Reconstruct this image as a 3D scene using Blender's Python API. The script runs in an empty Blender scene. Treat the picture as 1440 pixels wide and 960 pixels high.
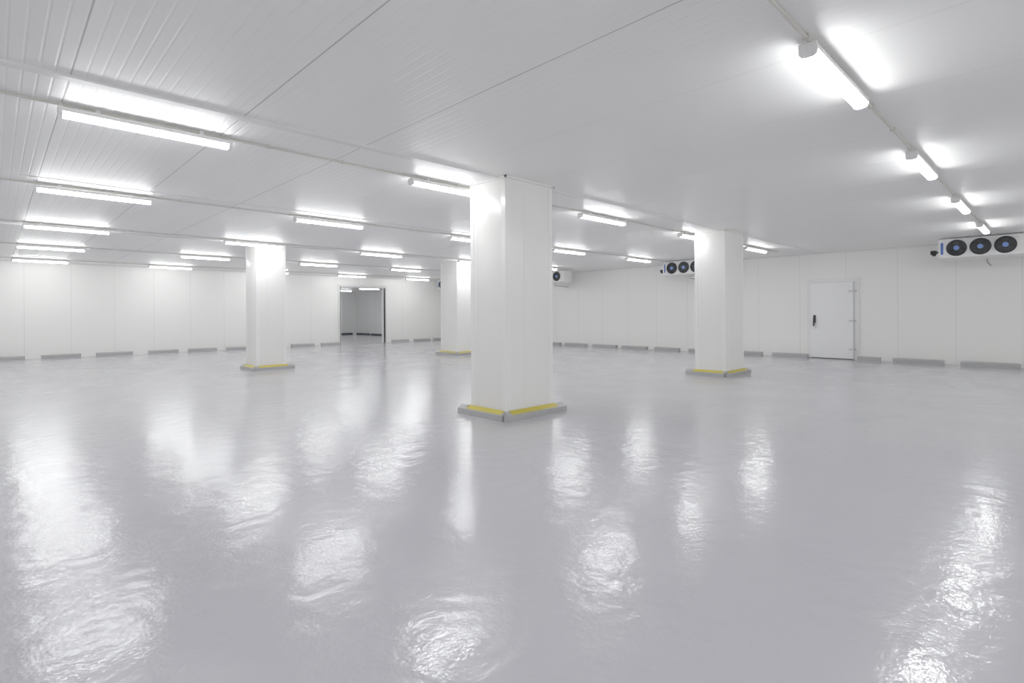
import bpy, bmesh, math
from mathutils import Vector, Matrix

S = 0.857            # measured units -> metres
H = 3.67             # ceiling height (measured units)
AX0, AX1 = -5.0, 20.7
BY0, BY1 = -5.0, 27.0
scene = bpy.context.scene
COL = scene.collection
scene.view_settings.view_transform = 'Standard'
scene.view_settings.look = 'None'
scene.view_settings.exposure = 0.0
scene.view_settings.gamma = 1.42

# ------------------------------------------------------------------ materials
def new_mat(name):
    m = bpy.data.materials.new(name); m.use_nodes = True
    nt = m.node_tree
    return m, nt, nt.nodes, nt.links, nt.nodes['Principled BSDF']

def simple(name, col, rough=0.5, metal=0.0, noise=0.04, nscale=6.0, bump=0.0):
    m, nt, N, L, p = new_mat(name)
    p.inputs['Roughness'].default_value = rough
    p.inputs['Metallic'].default_value = metal
    tc = N.new('ShaderNodeTexCoord'); nz = N.new('ShaderNodeTexNoise')
    nz.inputs['Scale'].default_value = nscale; nz.inputs['Detail'].default_value = 4
    L.new(tc.outputs['Object'], nz.inputs['Vector'])
    mr = N.new('ShaderNodeMapRange')
    mr.inputs['To Min'].default_value = 1 - noise; mr.inputs['To Max'].default_value = 1 + noise
    L.new(nz.outputs['Fac'], mr.inputs['Value'])
    vm = N.new('ShaderNodeVectorMath'); vm.operation = 'SCALE'
    vm.inputs[0].default_value = col
    L.new(mr.outputs['Result'], vm.inputs['Scale'])
    L.new(vm.outputs['Vector'], p.inputs['Base Color'])
    if bump:
        b = N.new('ShaderNodeBump'); b.inputs['Strength'].default_value = bump
        b.inputs['Distance'].default_value = 0.01
        L.new(nz.outputs['Fac'], b.inputs['Height']); L.new(b.outputs['Normal'], p.inputs['Normal'])
    return m

def math_node(N, L, op, a, b=None, c=None):
    n = N.new('ShaderNodeMath'); n.operation = op
    for i, v in enumerate((a, b, c)):
        if v is None: continue
        if isinstance(v, (int, float)): n.inputs[i].default_value = v
        else: L.new(v, n.inputs[i])
    return n.outputs[0]

def panel_mat(name, col, axis, pitch, phase, seam_w=0.014, rib=0.1, rib_strength=0.3, rough=0.3, seam_dark=0.35,
              rib_dist=0.002, spec=0.5, rib_dark=1.0, fade_after=None, fade_to=0.3, patchy=False):
    """sandwich-panel sheet: joints every <pitch>, micro ribs every <rib> along an axis"""
    m, nt, N, L, p = new_mat(name)
    tc = N.new('ShaderNodeTexCoord'); sp = N.new('ShaderNodeSeparateXYZ')
    L.new(tc.outputs['Object'], sp.inputs[0])
    u = math_node(N, L, 'DIVIDE', sp.outputs[axis], S)
    ph = math_node(N, L, 'SUBTRACT', u, phase)
    d = math_node(N, L, 'PINGPONG', ph, pitch / 2)          # 0 at a joint
    seam = math_node(N, L, 'LESS_THAN', d, seam_w / 2)
    r = math_node(N, L, 'PINGPONG', ph, rib / 2)
    mr = N.new('ShaderNodeMapRange'); mr.interpolation_type = 'SMOOTHSTEP'
    mr.inputs['From Min'].default_value = 0.0; mr.inputs['From Max'].default_value = 0.014
    L.new(r, mr.inputs['Value'])
    ribh = mr.outputs['Result']
    fac = seam
    if fade_after is not None:      # sheets further along are smoother, joints sealed with pale caulk
        g = math_node(N, L, 'GREATER_THAN', u, fade_after)
        k = math_node(N, L, 'SUBTRACT', 1.0, math_node(N, L, 'MULTIPLY', g, 1 - fade_to))
        fac = math_node(N, L, 'MULTIPLY', seam, k)
        depth = k
        if patchy:                  # rolled ribs vary in depth
            nz = N.new('ShaderNodeTexNoise'); nz.inputs['Scale'].default_value = 0.8; nz.inputs['Detail'].default_value = 2
            L.new(tc.outputs['Object'], nz.inputs['Vector'])
            depth = math_node(N, L, 'MULTIPLY', k, math_node(N, L, 'MULTIPLY_ADD', nz.outputs['Fac'], 1.8, -0.1))
        ribh = math_node(N, L, 'SUBTRACT', 1.0, math_node(N, L, 'MULTIPLY', math_node(N, L, 'SUBTRACT', 1.0, mr.outputs['Result']), depth))
    hgt = math_node(N, L, 'SUBTRACT', ribh, math_node(N, L, 'MULTIPLY', seam, 1.5))
    b = N.new('ShaderNodeBump'); b.inputs['Strength'].default_value = rib_strength
    b.inputs['Distance'].default_value = rib_dist
    L.new(hgt, b.inputs['Height'])
    L.new(b.outputs['Normal'], p.inputs['Normal'])
    ribmix = N.new('ShaderNodeMix'); ribmix.data_type = 'RGBA'
    ribmix.inputs['A'].default_value = (*[c * rib_dark for c in col], 1)  # rib groove shading put into the colour as a darker tone
    ribmix.inputs['B'].default_value = (*col, 1)
    L.new(ribh, ribmix.inputs['Factor'])
    mx = N.new('ShaderNodeMix'); mx.data_type = 'RGBA'
    L.new(ribmix.outputs['Result'], mx.inputs['A'])
    mx.inputs['B'].default_value = (*[c * seam_dark for c in col], 1)
    L.new(fac, mx.inputs['Factor']); L.new(mx.outputs['Result'], p.inputs['Base Color'])
    p.inputs['Roughness'].default_value = rough
    p.inputs['Specular IOR Level'].default_value = spec
    return m

def floor_mat():
    m, nt, N, L, p = new_mat('epoxy_floor')
    tc = N.new('ShaderNodeTexCoord')
    n1 = N.new('ShaderNodeTexNoise'); n1.inputs['Scale'].default_value = 0.6; n1.inputs['Detail'].default_value = 4
    L.new(tc.outputs['Object'], n1.inputs['Vector'])
    vm = N.new('ShaderNodeVectorMath'); vm.operation = 'SCALE'; vm.inputs[0].default_value = (0.455, 0.450, 0.488)
    L.new(math_node(N, L, 'MULTIPLY_ADD', n1.outputs['Fac'], 0.14, 0.93), vm.inputs['Scale'])
    L.new(vm.outputs['Vector'], p.inputs['Base Color'])
    n2 = N.new('ShaderNodeTexNoise'); n2.inputs['Scale'].default_value = 0.9; n2.inputs['Detail'].default_value = 3
    L.new(tc.outputs['Object'], n2.inputs['Vector'])
    L.new(math_node(N, L, 'MULTIPLY_ADD', n2.outputs['Fac'], 0.20, 0.10), p.inputs['Roughness'])
    n3 = N.new('ShaderNodeTexNoise'); n3.inputs['Scale'].default_value = 5.5; n3.inputs['Detail'].default_value = 3
    n3.inputs['Roughness'].default_value = 0.5
    L.new(tc.outputs['Object'], n3.inputs['Vector'])
    # trowel waves are stronger in some areas than in others
    n5 = N.new('ShaderNodeTexNoise'); n5.inputs['Scale'].default_value = 0.5; n5.inputs['Detail'].default_value = 1
    L.new(tc.outputs['Object'], n5.inputs['Vector'])
    h = math_node(N, L, 'MULTIPLY', n3.outputs['Fac'], math_node(N, L, 'MULTIPLY', n5.outputs['Fac'], 2.0))
    b1 = N.new('ShaderNodeBump'); b1.inputs['Strength'].default_value = 1.0; b1.inputs['Distance'].default_value = 0.0062
    L.new(h, b1.inputs['Height'])
    n4 = N.new('ShaderNodeTexNoise'); n4.inputs['Scale'].default_value = 60; n4.inputs['Detail'].default_value = 1
    L.new(tc.outputs['Object'], n4.inputs['Vector'])
    b2 = N.new('ShaderNodeBump'); b2.inputs['Strength'].default_value = 1.0; b2.inputs['Distance'].default_value = 0.0007
    L.new(n4.outputs['Fac'], b2.inputs['Height']); L.new(b1.outputs['Normal'], b2.inputs['Normal'])
    L.new(b2.outputs['Normal'], p.inputs['Normal'])
    L.new(b2.outputs['Normal'], p.inputs['Coat Normal'])
    p.inputs['Coat Weight'].default_value = 0.3
    p.inputs['Coat Roughness'].default_value = 0.085
    return m

def emit_mat(name, col, strength):
    m, nt, N, L, p = new_mat(name)
    p.inputs['Base Color'].default_value = (0.9, 0.9, 0.9, 1)
    p.inputs['Emission Color'].default_value = (*col, 1)
    p.inputs['Emission Strength'].default_value = strength
    return m

M_FLOOR = floor_mat()
M_CEIL = panel_mat('ceiling_panel', (0.97, 0.968, 0.95), 0, 1.4, 0.48, rib=0.1, rib_strength=1.0, rib_dist=0.0032, rough=0.45, seam_dark=0.5, seam_w=0.012, rib_dark=0.98, fade_after=3.9, fade_to=0.25, patchy=True)
M_WALLX = panel_mat('wall_panel_long', (0.935, 0.93, 0.895), 0, 1.365, 0.82, rib=0.0975, rib_strength=0.08, rough=0.38, seam_dark=0.86, seam_w=0.02)
M_WALLY = panel_mat('wall_panel_side', (0.935, 0.93, 0.895), 1, 1.44, 0.8, rib=0.096, rib_strength=0.08, rough=0.38, seam_dark=0.86, seam_w=0.02)
M_GREYWALL = panel_mat('grey_wall_panel', (0.82, 0.82, 0.81), 1, 1.44, 0.8, rib_strength=0.1, rough=0.5)
M_COLUMN = simple('column_cladding', (0.93, 0.925, 0.89), 0.25, noise=0.01)
M_CORNER = simple('corner_profile_sheet', (0.95, 0.947, 0.925), 0.2, noise=0.01)
M_WHITE = simple('white_coated_metal', (0.88, 0.88, 0.87), 0.35, noise=0.02)
M_DOOR = simple('white_door_skin', (0.94, 0.94, 0.945), 0.4, noise=0.01)
M_TRIM = simple('off_white_trim', (0.82, 0.82, 0.80), 0.4, noise=0.03)
M_JOINT = simple('grey_joint_seal', (0.80, 0.80, 0.76), 0.6)
M_HINGE = simple('grey_hinge_metal', (0.62, 0.62, 0.61), 0.35)
M_CONDUIT = simple('grey_beige_conduit', (0.64, 0.62, 0.56), 0.5)
M_KERB = simple('grey_kerb', (0.36, 0.36, 0.36), 0.5, noise=0.12, nscale=12, bump=0.15)
M_STEEL = simple('galvanised_steel', (0.38, 0.38, 0.38), 0.4, metal=0.3, noise=0.15, nscale=15)
M_DARKKERB = simple('dark_kerb', (0.02, 0.024, 0.04), 0.5)
M_YELLOW = simple('yellow_paint', (0.56, 0.45, 0.03), 0.5, noise=0.15, nscale=25)
M_BLACK = simple('black_plastic', (0.005, 0.005, 0.006), 0.4)
M_BLADE = simple('dark_fan_blade', (0.018, 0.02, 0.025), 0.35)
M_BLUE = simple('blue_label', (0.035, 0.11, 0.48), 0.4)
M_PALEBLUE = simple('pale_blue_hub_sticker', (0.14, 0.27, 0.72), 0.4)
M_EMIT = emit_mat('led_diffuser', (0.975, 0.985, 1.0), 36.0)
M_EMIT2 = emit_mat('led_diffuser_room', (0.97, 0.985, 1.0), 24.0)

# ------------------------------------------------------------------ mesh building
class MB:
    def __init__(s): s.bm = bmesh.new()
    def box(s, x0, x1, y0, y1, z0, z1, bevel=0.0):
        r = bmesh.ops.create_cube(s.bm, size=1.0)
        vs = r['verts']
        for v in vs:
            v.co = Vector(((x0 + x1) / 2 + v.co.x * (x1 - x0), (y0 + y1) / 2 + v.co.y * (y1 - y0), (z0 + z1) / 2 + v.co.z * (z1 - z0)))
        if bevel:
            es = list({e for v in vs for e in v.link_edges})
            bmesh.ops.bevel(s.bm, geom=es, offset=bevel, segments=2, affect='EDGES', profile=0.7)
        return s
    def cyl(s, p0, p1, r, seg=16, r2=None):
        p0, p1 = Vector(p0), Vector(p1); d = p1 - p0
        q = Vector((0, 0, 1)).rotation_difference(d.normalized()).to_matrix().to_4x4()
        bmesh.ops.create_cone(s.bm, cap_ends=True, segments=seg, radius1=r, radius2=r if r2 is None else r2,
                              depth=d.length, matrix=Matrix.Translation((p0 + p1) / 2) @ q)
        return s
    def prism(s, prof, axis, t0, t1):
        """prof: list of 2D points; axis 'x': (y,z) profile extruded over x; 'y': (x,z); 'z': (x,y)"""
        def P(a, b, t):
            return {'x': (t, a, b), 'y': (a, t, b), 'z': (a, b, t)}[axis]
        v0 = [s.bm.verts.new(P(a, b, t0)) for a, b in prof]
        v1 = [s.bm.verts.new(P(a, b, t1)) for a, b in prof]
        n = len(prof)
        s.bm.faces.new(v0); s.bm.faces.new(list(reversed(v1)))
        for i in range(n):
            s.bm.faces.new((v0[i], v1[i], v1[(i + 1) % n], v0[(i + 1) % n]))
        return s
    def torus_x(s, c, R, r, seg=32, k=6):
        rings = []
        for i in range(seg):
            t = 2 * math.pi * i / seg
            ring = []
            for j in range(k):
                u = 2 * math.pi * j / k
                rr = R + r * math.cos(u)
                ring.append(s.bm.verts.new((c[0] + r * math.sin(u), c[1] + rr * math.cos(t), c[2] + rr * math.sin(t))))
            rings.append(ring)
        for i in range(seg):
            for j in range(k):
                s.bm.faces.new((rings[i][j], rings[(i + 1) % seg][j], rings[(i + 1) % seg][(j + 1) % k], rings[i][(j + 1) % k]))
        return s
    def mesh(s, name, mat, smooth=False):
        bmesh.ops.recalc_face_normals(s.bm, faces=s.bm.faces)
        bmesh.ops.scale(s.bm, vec=(S, S, S), verts=s.bm.verts)
        me = bpy.data.meshes.new(name); s.bm.to_mesh(me); s.bm.free()
        me.materials.append(mat)
        if smooth:
            for p in me.polygons: p.use_smooth = True
            me.set_sharp_from_angle(angle=math.radians(35))
        return me

def obj(name, me, parent=None, loc=(0, 0, 0)):
    o = bpy.data.objects.new(name, me)
    o.location = Vector(loc) * S
    if parent: o.parent = parent
    COL.objects.link(o); return o

def struct(o, label=None, cat=None):
    o['kind'] = 'structure'
    if label: o['label'] = label
    if cat: o['category'] = cat
    return o
def thing(o, label, cat, group=None):
    o['label'] = label; o['category'] = cat
    if group: o['group'] = group
    return o
def copy_tree(src, loc):
    new = src.copy(); new.location = Vector(loc) * S; COL.objects.link(new)
    stack = [(src, new)]
    while stack:
        a, b = stack.pop()
        for ch in a.children:
            c = ch.copy(); c.parent = b; COL.objects.link(c); stack.append((ch, c))
    return new

# ------------------------------------------------------------------ shell
W = 0.25
OP0, OP1, OPH = 13.33, 16.04, 3.12     # doorway in the far wall
R2A0, R2A1, R2B1, R2H = 8.0, 21.1, 40.0, 3.45
m = MB().box(AX0 - W, R2A1 + W, BY0 - W, R2B1 + W, -0.2, 0)
struct(obj('floor', m.mesh('floor', M_FLOOR)), 'glossy light grey epoxy floor with soft lamp reflections', 'floor')
m = MB().box(AX0 - W, AX1 + W, BY0 - W, BY1 + W, H, H + 0.2)
struct(obj('ceiling', m.mesh('ceiling', M_CEIL)), 'white ribbed insulated panel ceiling with long joints', 'ceiling')
m = MB().box(AX0, OP0, BY1, BY1 + W, 0, H).box(OP1, AX1, BY1, BY1 + W, 0, H).box(OP0, OP1, BY1, BY1 + W, OPH, H)
struct(obj('wall_north', m.mesh('wall_north', M_WALLX)), 'off-white insulated panel wall with a tall doorway', 'wall')
m = MB().box(AX1, AX1 + W, BY0 - W, BY1 + W, 0, H)
struct(obj('wall_east', m.mesh('wall_east', M_WALLY)), 'off-white insulated panel wall with coolers and a door', 'wall')
m = MB().box(AX0 - W, AX0, BY0 - W, BY1 + W, 0, H)
struct(obj('wall_west', m.mesh('wall_west', M_WALLY)), 'off-white insulated panel wall', 'wall')
m = MB().box(AX0, AX1, BY0 - W, BY0, 0, H)
struct(obj('wall_south', m.mesh('wall_south', M_WALLX)), 'off-white insulated panel wall', 'wall')
# next room
m = MB().box(R2A0, R2A1, BY1 + W, R2B1, R2H, R2H + 0.2)
struct(obj('ceiling_next_room', m.mesh('ceiling_next_room', M_CEIL)), 'white panel ceiling of the adjoining room', 'ceiling')
m = MB().box(R2A0, R2A1, R2B1, R2B1 + W, 0, R2H + 0.2)
struct(obj('wall_next_north', m.mesh('wall_next_north', M_GREYWALL)), 'grey end wall of the adjoining room', 'wall')
m = MB().box(R2A1, R2A1 + W, BY1 + W, R2B1 + W, 0, R2H + 0.2)
struct(obj('wall_next_east', m.mesh('wall_next_east', M_GREYWALL)), 'grey side wall of the adjoining room', 'wall')
m = MB().box(R2A0 - W, R2A0, BY1 + W, R2B1 + W, 0, R2H + 0.2)
struct(obj('wall_next_west', m.mesh('wall_next_west', M_GREYWALL)), 'grey side wall of the adjoining room', 'wall')

# coving trims
tn = [0]
def trim(m, mat, label):
    tn[0] += 1
    return struct(obj('trim_%d' % tn[0], m.mesh('trim', mat)), label, 'trim')
cv = 0.05
trim(MB().prism([(BY1, H), (BY1 - cv, H), (BY1, H - cv)], 'x', AX0, AX1), M_TRIM, 'off-white coving strip between wall and ceiling')
trim(MB().prism([(AX1, H), (AX1 - cv, H), (AX1, H - cv)], 'y', BY0, BY1), M_TRIM, 'off-white coving strip between wall and ceiling')
# ceiling hanger profiles across the panels
for b in (5.98, 16.30):
    mm = MB().prism([(b - 0.06, H), (b - 0.05, H - 0.022), (b + 0.05, H - 0.022), (b + 0.06, H)], 'x', AX0, AX1)
    trim(mm, M_TRIM, 'long white ceiling joint profile')
for b in (10.6, 21.0, 24.9):
    mm = MB().box(AX0, AX1, b - 0.025, b + 0.025, H - 0.010, H)
    trim(mm, M_TRIM, 'thin white ceiling joint profile')

# ------------------------------------------------------------------ columns
def column(a, b, wa, wb, label):
    e = obj('column', None); e.location = Vector((a, b, 0)) * S
    body = MB().box(0, wa, 0, wb, 0, H - 0.002, bevel=0.02).mesh('column_cladding', M_COLUMN, True)
    obj('cladding', body, e)
    t, w = 0.005, 0.085
    for (cx, cy, sx, sy) in ((0, 0, 1, 1), (wa, 0, -1, 1), (0, wb, 1, -1), (wa, wb, -1, -1)):
        x0, y0 = cx - sx * t, cy - sy * t
        c = 0.008
        prof = [(x0 + sx * c, y0), (cx + sx * w, y0), (cx + sx * w, cy + sy * .001), (cx + sx * .001, cy + sy * .001), (cx + sx * .001, cy + sy * w), (x0, cy + sy * w), (x0, y0 + sy * c)]
        obj('corner_profile', MB().prism(prof, 'z', 0.0, H - 0.05).mesh('corner_profile', M_CORNER), e)
    for (x, y) in ((wa * 0.36, -1), (wa * 0.36, 1)):
        yy = -0.0015 if y < 0 else wb - 0.001
        obj('panel_joint', MB().box(x, x + 0.008, yy, yy + 0.0025, 0, H - 0.05).mesh('panel_joint', M_JOINT), e)
    for x in (-0.0015, wa - 0.001):
        obj('panel_joint', MB().box(x, x + 0.0025, wb * 0.78, wb * 0.78 + 0.008, 0, H - 0.05).mesh('panel_joint', M_JOINT), e)
    k = 0.03
    mm = MB()
    mm.box(-k, wa + k, -k, -0.001, H - k, H - 0.001).box(-k, wa + k, wb + 0.001, wb + k, H - k, H - 0.001)
    mm.box(-k, -0.001, -k, wb + k, H - k, H - 0.001).box(wa + 0.001, wa + k, -k, wb + k, H - k, H - 0.001)
    obj('top_trim', mm.mesh('top_trim', M_COLUMN), e)
    thing(e, label, 'column', 'square columns of the cold store')
    # guard
    g = obj('column_guard', None); g.location = Vector((a, b, 0)) * S
    d0, d1, hk, ex = 0.012, 0.105, 0.140, 0.22
    zo = 0.085
    prof = lambda o, s: [(o + s * d0, 0), (o + s * d1, 0), (o + s * d1, zo), (o + s * d0, hk)]
    def bars(axis, o, s, t0, t1, y0, y1):
        obj('kerb_bar', MB().prism(prof(o, s), axis, t0, t1).mesh('kerb_bar', M_STEEL), g)
        q = [(o + s * (d1 - .016), zo + .008), (o + s * (d1 - .014), zo + .014), (o + s * d0, hk + .006), (o + s * (d0 + .0), hk)]
        obj('warning_strip', MB().prism(q, axis, y0, y1).mesh('warning_strip', M_YELLOW), g, )
    bars('x', 0, -1, -0.06, wa + ex, 0.04, wa + .03)
    bars('x', wb, 1, -ex * .3, wa + .1, 0, wa)
    bars('y', 0, -1, -0.010, wb + ex, 0.04, wb + .03)
    bars('y', wa, 1, -0.010, wb + .010, 0, wb)
    obj('corner_cap', MB().box(-.115, -.07, -.115, -.07, 0, .10, bevel=.004).mesh('corner_cap', M_KERB), g)
    thing(g, 'low grey steel kerb with yellow top around a column base', 'kerb', 'column base guards')
column(5.50, 5.80, 1.04, 0.82, 'large white panel-clad square column with yellow-edged kerb')
column(13.05, 5.85, 1.08, 0.80, 'white panel-clad square column near the wall door')
column(5.40, 16.10, 0.84, 0.85, 'white panel-clad square column, slimmer, on the open floor')
column(12.85, 16.30, 1.05, 1.05, 'white panel-clad square column near the far corner')

# ------------------------------------------------------------------ light fixtures
ROWS = (-3.9, 1.33, 6.74, 11.0, 15.70, 20.45, 25.45)
LZ = 3.57
def starts(b):
    step, first = (3.94, 0.45) if abs(b - 1.33) < .01 else (4.0, 0.45)
    return [first + step * k for k in range(-1, 5)]
def make_fixture(mat, ceil_h, loc, zc):
    e = obj('ceiling_light', None); e.location = Vector(loc) * S
    Lh = 0.77; z = zc - ceil_h        # diffuser centre relative to the ceiling
    hs = MB().prism([(-0.060, z + .002), (0.060, z + .002), (0.054, z + .048), (-0.054, z + .048)], 'x', -Lh + .02, Lh - .02)
    obj('housing', hs.mesh('lamp_housing', M_WHITE), e)
    prof = [(-0.056, z + .004), (-0.056, z - .020), (-0.046, z - .038), (-0.022, z - .047), (0.022, z - .047), (0.046, z - .038), (0.056, z - .020), (0.056, z + .004)]
    obj('diffuser', MB().prism(prof, 'x', -Lh + .03, Lh - .03).mesh('lamp_diffuser', mat), e)
    for sgn in (-1, 1):
        pr = [(p[0] * 1.12, p[1] - .002 if p[1] < z - .01 else z + .05) for p in prof]
        t0, t1 = (Lh - .035, Lh) if sgn > 0 else (-Lh, -Lh + .035)
        obj('end_cap', MB().prism(pr, 'x', t0, t1).mesh('lamp_end_cap', M_WHITE), e)
        x = sgn * Lh * .6
        obj('mounting_bracket', MB().box(x - .02, x + .02, -.025, .025, z + .045, -0.001).mesh('lamp_bracket', M_WHITE), e)
    return e
base_fx = None
for bi, b in enumerate(ROWS):
    for a0 in starts(b):
        loc = (a0 + 0.77, b, H)
        if base_fx is None:
            base_fx = make_fixture(M_EMIT, H, loc, LZ)
            thing(base_fx, 'long white linear ceiling lamp with bright diffuser, switched on', 'ceiling light', 'linear ceiling lights')
        else:
            copy_tree(base_fx, loc)
e2 = make_fixture(M_EMIT2, R2H, (18.2, 36.6, R2H), R2H - .10)
thing(e2, 'linear ceiling lamp glowing in the adjoining room, copies added to brighten it', 'ceiling light', 'adjoining room lights')
for l in ((13.0, 29.5), (13.0, 36.6), (18.4, 29.5), (18.4, 33.0), (13.0, 33.0), (10.0, 31.2), (10.0, 35.0)):  # extra lamps added to brighten the adjoining room
    copy_tree(e2, (l[0], l[1], R2H))

# conduits
CLEN = 19.1 - AX0
for b in ROWS:
    e = obj('cable_conduit', None); e.location = Vector((AX0 + .02, b, H - .003)) * S
    obj('pipe', MB().cyl((0.0, 0, -0.020), (CLEN, 0, -0.020), 0.014, 12).mesh('conduit_pipe', M_CONDUIT, True), e)
    cm = MB().box(-.012, .012, -.022, .022, -.038, 0).mesh('conduit_clip', M_CONDUIT)
    for i in range(24):
        obj('clip', cm, e, (0.6 + i * 0.97, 0, 0))
    thing(e, 'thin grey electrical conduit clipped along the ceiling', 'conduit', 'ceiling cable conduits')

# ------------------------------------------------------------------ kerbs along walls
def kerb(m, mat=M_KERB, label='low grey concrete kerb bar along the wall base'):
    o = obj('wall_kerb', m.mesh('wall_kerb', mat)); thing(o, label, 'kerb', 'wall kerbs'); return o
KH = 0.135
def kerb_x(a0, a1, b1, mat=M_KERB, **k):
    L0 = (a1 - a0) / 2
    m = MB().prism([(0, 0), (-.17, 0), (-.17, KH * .75), (-.14, KH), (0, KH)], 'x', -L0, L0)
    o = kerb(m, mat, **k); o.location = Vector(((a0 + a1) / 2, b1, 0)) * S
def kerb_y(b0, b1, a1, mat=M_KERB, **k):
    L0 = (b1 - b0) / 2
    m = MB().prism([(0, 0), (-.17, 0), (-.17, KH * .75), (-.14, KH), (0, KH)], 'y', -L0, L0)
    o = kerb(m, mat, **k); o.location = Vector((a1, (b0 + b1) / 2, 0)) * S
for a0, a1 in ((-.4, .83), (1.28, 2.45), (2.93, 4.12), (4.68, 5.76), (6.16, 7.27), (7.69, 8.85), (9.2, 10.3), (10.65, 11.8), (12.2, 13.2), (16.4, 17.5), (17.9, 19.0), (19.3, 20.2)):
    kerb_x(a0, a1, BY1 - .12)
for b0, b1 in ((.83, 2.12), (2.5, 3.77), (4.11, 4.74), (6.25, 7.42), (7.8, 9.0), (9.4, 10.7), (11.15, 12.28), (12.68, 13.95), (14.26, 15.6), (16.0, 17.3), (17.65, 18.9), (19.3, 20.5), (20.9, 22.1), (22.5, 23.7), (24.1, 25.3)):
    kerb_y(b0, b1, AX1 - .12)
dk = dict(label='low dark kerb bar at the adjoining room wall')
for a0, a1 in ((16.0, 17.4), (17.8, 19.2), (19.5, 20.7)):
    kerb_x(a0, a1, R2B1 - .1, M_DARKKERB, **dk)
for b0, b1 in ((31.5, 33.2), (33.6, 35.2), (35.6, 37.2), (37.6, 39.4)):
    kerb_y(b0, b1, R2A1 - .1, M_DARKKERB, **dk)

# ------------------------------------------------------------------ door in the side wall
D0, D1, DH = 4.89, 6.18, 2.62
d = obj('door_1', None); d.location = Vector((AX1, D0, 0)) * S
dw = D1 - D0
obj('leaf', MB().box(-0.13, -0.03, 0, dw, 0.03, DH, bevel=.01).mesh('door_leaf', M_DOOR, True), d)
fm = MB().box(-0.05, -.001, -0.16, -0.005, 0, DH + .14).box(-0.05, -.001, dw + .005, dw + .13, 0, DH + .14).box(-0.05, -.001, -.005, dw + .005, DH + .01, DH + .14)
obj('frame', fm.mesh('door_frame', M_WHITE), d)
gm = MB().box(-.045, -.028, .01, dw - .01, 0.005, .035)
obj('gasket', gm.mesh('gasket', M_BLACK), d)
obj('edge_seal', MB().box(-.10, -.05, -.012, -.001, .03, DH).mesh('edge_seal', M_HINGE), d)
for z in (0.35, 1.3, 2.3):
    hm = MB().box(-.155, -.13, .0, .12, z - .03, z + .03, bevel=.006).cyl((-.15, -.02, z - .06), (-.15, -.02, z + .06), .02, 12).box(-.15, -.05, -.1, -.02, z - .03, z + .03)
    obj('hinge', hm.mesh('door_hinge', M_HINGE, True), d)
hd = MB().box(-.15, -.13, dw - .17, dw - .09, 1.22, 1.5, bevel=.008).prism([(-.15, 1.44), (-.22, 1.40), (-.25, 1.16), (-.225, 1.12), (-.2, 1.34), (-.15, 1.34)], 'y', dw - .155, dw - .105)
ho = obj('handle', hd.mesh('door_handle', M_BLACK), d); ho['label'] = 'black lever handle'
struct(d, 'white insulated hinged door with black lever handle', 'door')

# doorway in the far wall
d = obj('door_2', None); d.location = Vector((OP0, BY1, 0)) * S
ow = OP1 - OP0
fm = MB().box(-.12, 0, -.06, -.001, 0, OPH + .12).box(ow, ow + .10, -.06, -.001, 0, OPH + .12).box(0, ow, -.06, -.001, OPH, OPH + .12)
fm.box(0, .03, -.06, W, 0, OPH).box(.03, ow - .03, -.06, W, OPH - .03, OPH - .0)
obj('frame', fm.mesh('doorway_frame', M_TRIM), d)
obj('side_jamb', MB().box(ow - .04, ow - .001, -.05, W, 0, OPH - .03).mesh('side_jamb', M_TRIM), d)
obj('side_seal', MB().box(ow - .09, ow - .001, -.09, -.051, 0, OPH - .03).mesh('side_seal', M_BLACK), d)
obj('seal_edge', MB().box(-.03, .0, -.075, -.06, 0, OPH + .03).mesh('seal_edge', M_BLACK), d)
obj('seal_edge', MB().box(0, ow, -.075, -.061, OPH, OPH + .03).mesh('seal_edge', M_HINGE), d)
struct(d, 'tall open doorway with pale frame and black seal', 'door')

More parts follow.
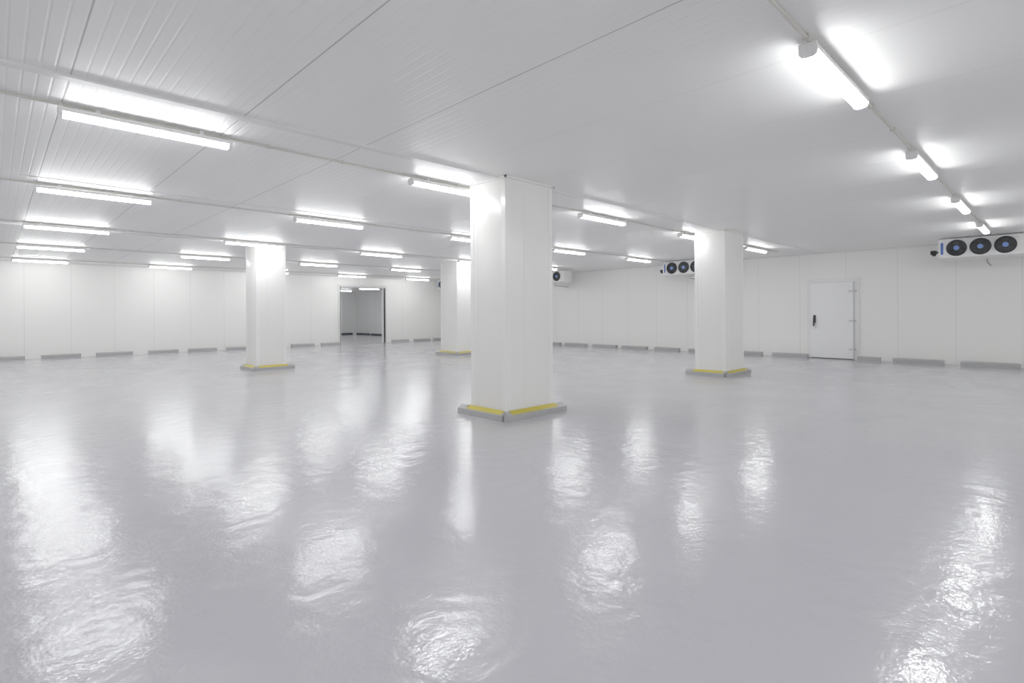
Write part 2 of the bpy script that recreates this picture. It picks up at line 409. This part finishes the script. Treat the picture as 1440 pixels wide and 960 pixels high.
# ------------------------------------------------------------------ evaporator coolers
def make_cooler(b_left, length=1.86, nf=3):
    """front face looks along -x; origin at top end with greatest y"""
    e = obj('evaporator_cooler', None); e.location = Vector((19.35, b_left, H)) * S
    t, bt, dp = -0.03, -0.56, 0.62
    hb = MB()
    fans = [(-0.40 - .505 * i) for i in range(nf)]
    zc = (t + bt) / 2 + .0
    R = .207
    hb.box(0.02, dp, -length, 0, bt, t, bevel=.012)
    obj('casing', hb.mesh('cooler_casing', M_WHITE, True), e)
    fp = MB(); bm = fp.bm
    n = 32
    xs = 0.0
    edges = [0.0] + [(fans[i] + fans[i + 1]) / 2 for i in range(nf - 1)] + [-length]
    for i, cy in enumerate(fans):
        ya, yb = edges[i], edges[i + 1]
        inner, outer = [], []
        for k in range(n):
            th = 2 * math.pi * (k + .5) / n
            c, s_ = math.cos(th), math.sin(th)
            inner.append(bm.verts.new((xs, cy + R * c, zc + R * s_)))
            ty = ((ya - cy) / c) if c > 0 else ((yb - cy) / c)
            tz = ((t - zc) / s_) if s_ > 0 else ((bt - zc) / s_)
            q = min(ty, tz)
            outer.append(bm.verts.new((xs, cy + q * c, zc + q * s_)))
        for k in range(n):
            bm.faces.new((inner[k], inner[(k + 1) % n], outer[(k + 1) % n], outer[k]))
    obj('front_plate', fp.mesh('cooler_front', M_WHITE), e)
    rec = MB()
    for cy in fans: rec.cyl((0.005, cy, zc), (0.019, cy, zc), R + .01, 32)
    obj('fan_recess', rec.mesh('fan_recess', M_BLACK), e)
    fb = MB(); bm = fb.bm
    for k in range(5):
        th = 2 * math.pi * k / 5
        pts = []
        for (r, da, dx) in ((.05, -.35, -.012), (.19, -.15, -.03), (.19, .62, .0), (.05, .45, .0)):
            pts.append((dx, r * math.cos(th + da), r * math.sin(th + da)))
        vs = [bm.verts.new(p) for p in pts]
        vs2 = [bm.verts.new((p[0] - .006, p[1], p[2])) for p in pts]
        bm.faces.new(vs); bm.faces.new(list(reversed(vs2)))
        for i in range(4): bm.faces.new((vs[i], vs[(i + 1) % 4], vs2[(i + 1) % 4], vs2[i]))
    me_bl = fb.mesh('fan_blades', M_BLADE)
    me_hub = MB().cyl((-.045, 0, 0), (0.0, 0, 0), .062, 20, ).mesh('fan_hub', M_PALEBLUE)
    gb = MB()
    for rr in (.075, .105, .135, .165, .19): gb.torus_x((-.065, 0, 0), rr, .0026, 32, 5)
    for k in range(6):
        th = math.pi * k / 3 + .3
        gb.cyl((-.065, .07 * math.cos(th), .07 * math.sin(th)), (-.03, R * 1.05 * math.cos(th), R * 1.05 * math.sin(th)), .004, 6)
    me_gd = gb.mesh('fan_guard', M_BLACK)
    me_or = MB().torus_x((-.02, 0, 0), R + .004, .018, 40, 8).mesh('fan_ring', M_BLACK, True)
    for cy in fans:
        f = obj('fan', me_bl, e, (0.0, cy, zc))
        h = obj('hub', me_hub, f); h['label'] = 'pale blue round fan hub'
        obj('fan_guard', me_gd, e, (0, cy, zc))
        obj('fan_ring', me_or, e, (0, cy, zc))
    lab = obj('blue_sticker', MB().box(-.003, -.0005, -.11, -.05, bt + .1, t - .1).mesh('sticker', M_BLUE), e)
    lab['label'] = 'narrow blue sticker strip'
    obj('drip_tray', MB().prism([(0.03, bt - .001), (dp - .02, bt - .001), (dp * .55, bt - .06), (dp * .45, bt - .06)], 'y', -length + .03, -.03).mesh('drip_tray', M_WHITE), e)
    obj('drain_pipe', MB().cyl((.3, -length * .55, bt - .05), (.3, -length * .55, bt - .16), .02, 10).cyl((.3, -length * .55, bt - .15), (1.3, -length * .55, bt - .19), .02, 10).mesh('drain_pipe', M_STEEL, True), e)
    vb = MB().cyl((.18, .06, zc - .08), (.18, .20, zc - .08), .065, 16).cyl((.18, 0, zc - .08), (.18, .07, zc - .08), .03, 12).box(.15, .21, .08, .16, zc - .18, zc - .08)
    obj('expansion_valve', vb.mesh('expansion_valve', M_BLACK, True), e)
    for y in (-.25, -length + .25):
        obj('hanger', MB().box(.15, .2, y - .025, y + .025, t - .01, 0).box(.45, .5, y - .025, y + .025, t - .01, 0).mesh('hanger', M_STEEL), e)
    thing(e, 'white evaporator cooler with three black fans hung at ceiling', 'air cooler', 'evaporator coolers')
    return e
base_c = make_cooler(2.48)
for bl in (11.22, 18.28, 26.45):
    copy_tree(base_c, (19.35, bl, H))

# ------------------------------------------------------------------ world & camera
w = bpy.data.worlds.new('World'); scene.world = w; w.use_nodes = True
w.node_tree.nodes['Background'].inputs[0].default_value = (0.6, 0.62, 0.65, 1)
w.node_tree.nodes['Background'].inputs[1].default_value = 0.3

cam = bpy.data.cameras.new('Camera'); co = bpy.data.objects.new('Camera', cam); COL.objects.link(co)
cam.sensor_width = 36; cam.sensor_fit = 'HORIZONTAL'; cam.lens = 36 * 752 / 1440
cam.shift_y = -39 / 1440
cam.clip_start = 0.05; cam.clip_end = 200
fwd = Vector((0.696, 0.718, 0)).normalized(); right = Vector((fwd.y, -fwd.x, 0)); up = Vector((0, 0, 1))
th = 0.0053
r2 = right * math.cos(th) - up * math.sin(th); u2 = up * math.cos(th) + right * math.sin(th)
M = Matrix((r2, u2, -fwd)).transposed().to_4x4(); M.translation = Vector((0, 0, 1.6)) * S
co.matrix_world = M
scene.camera = co
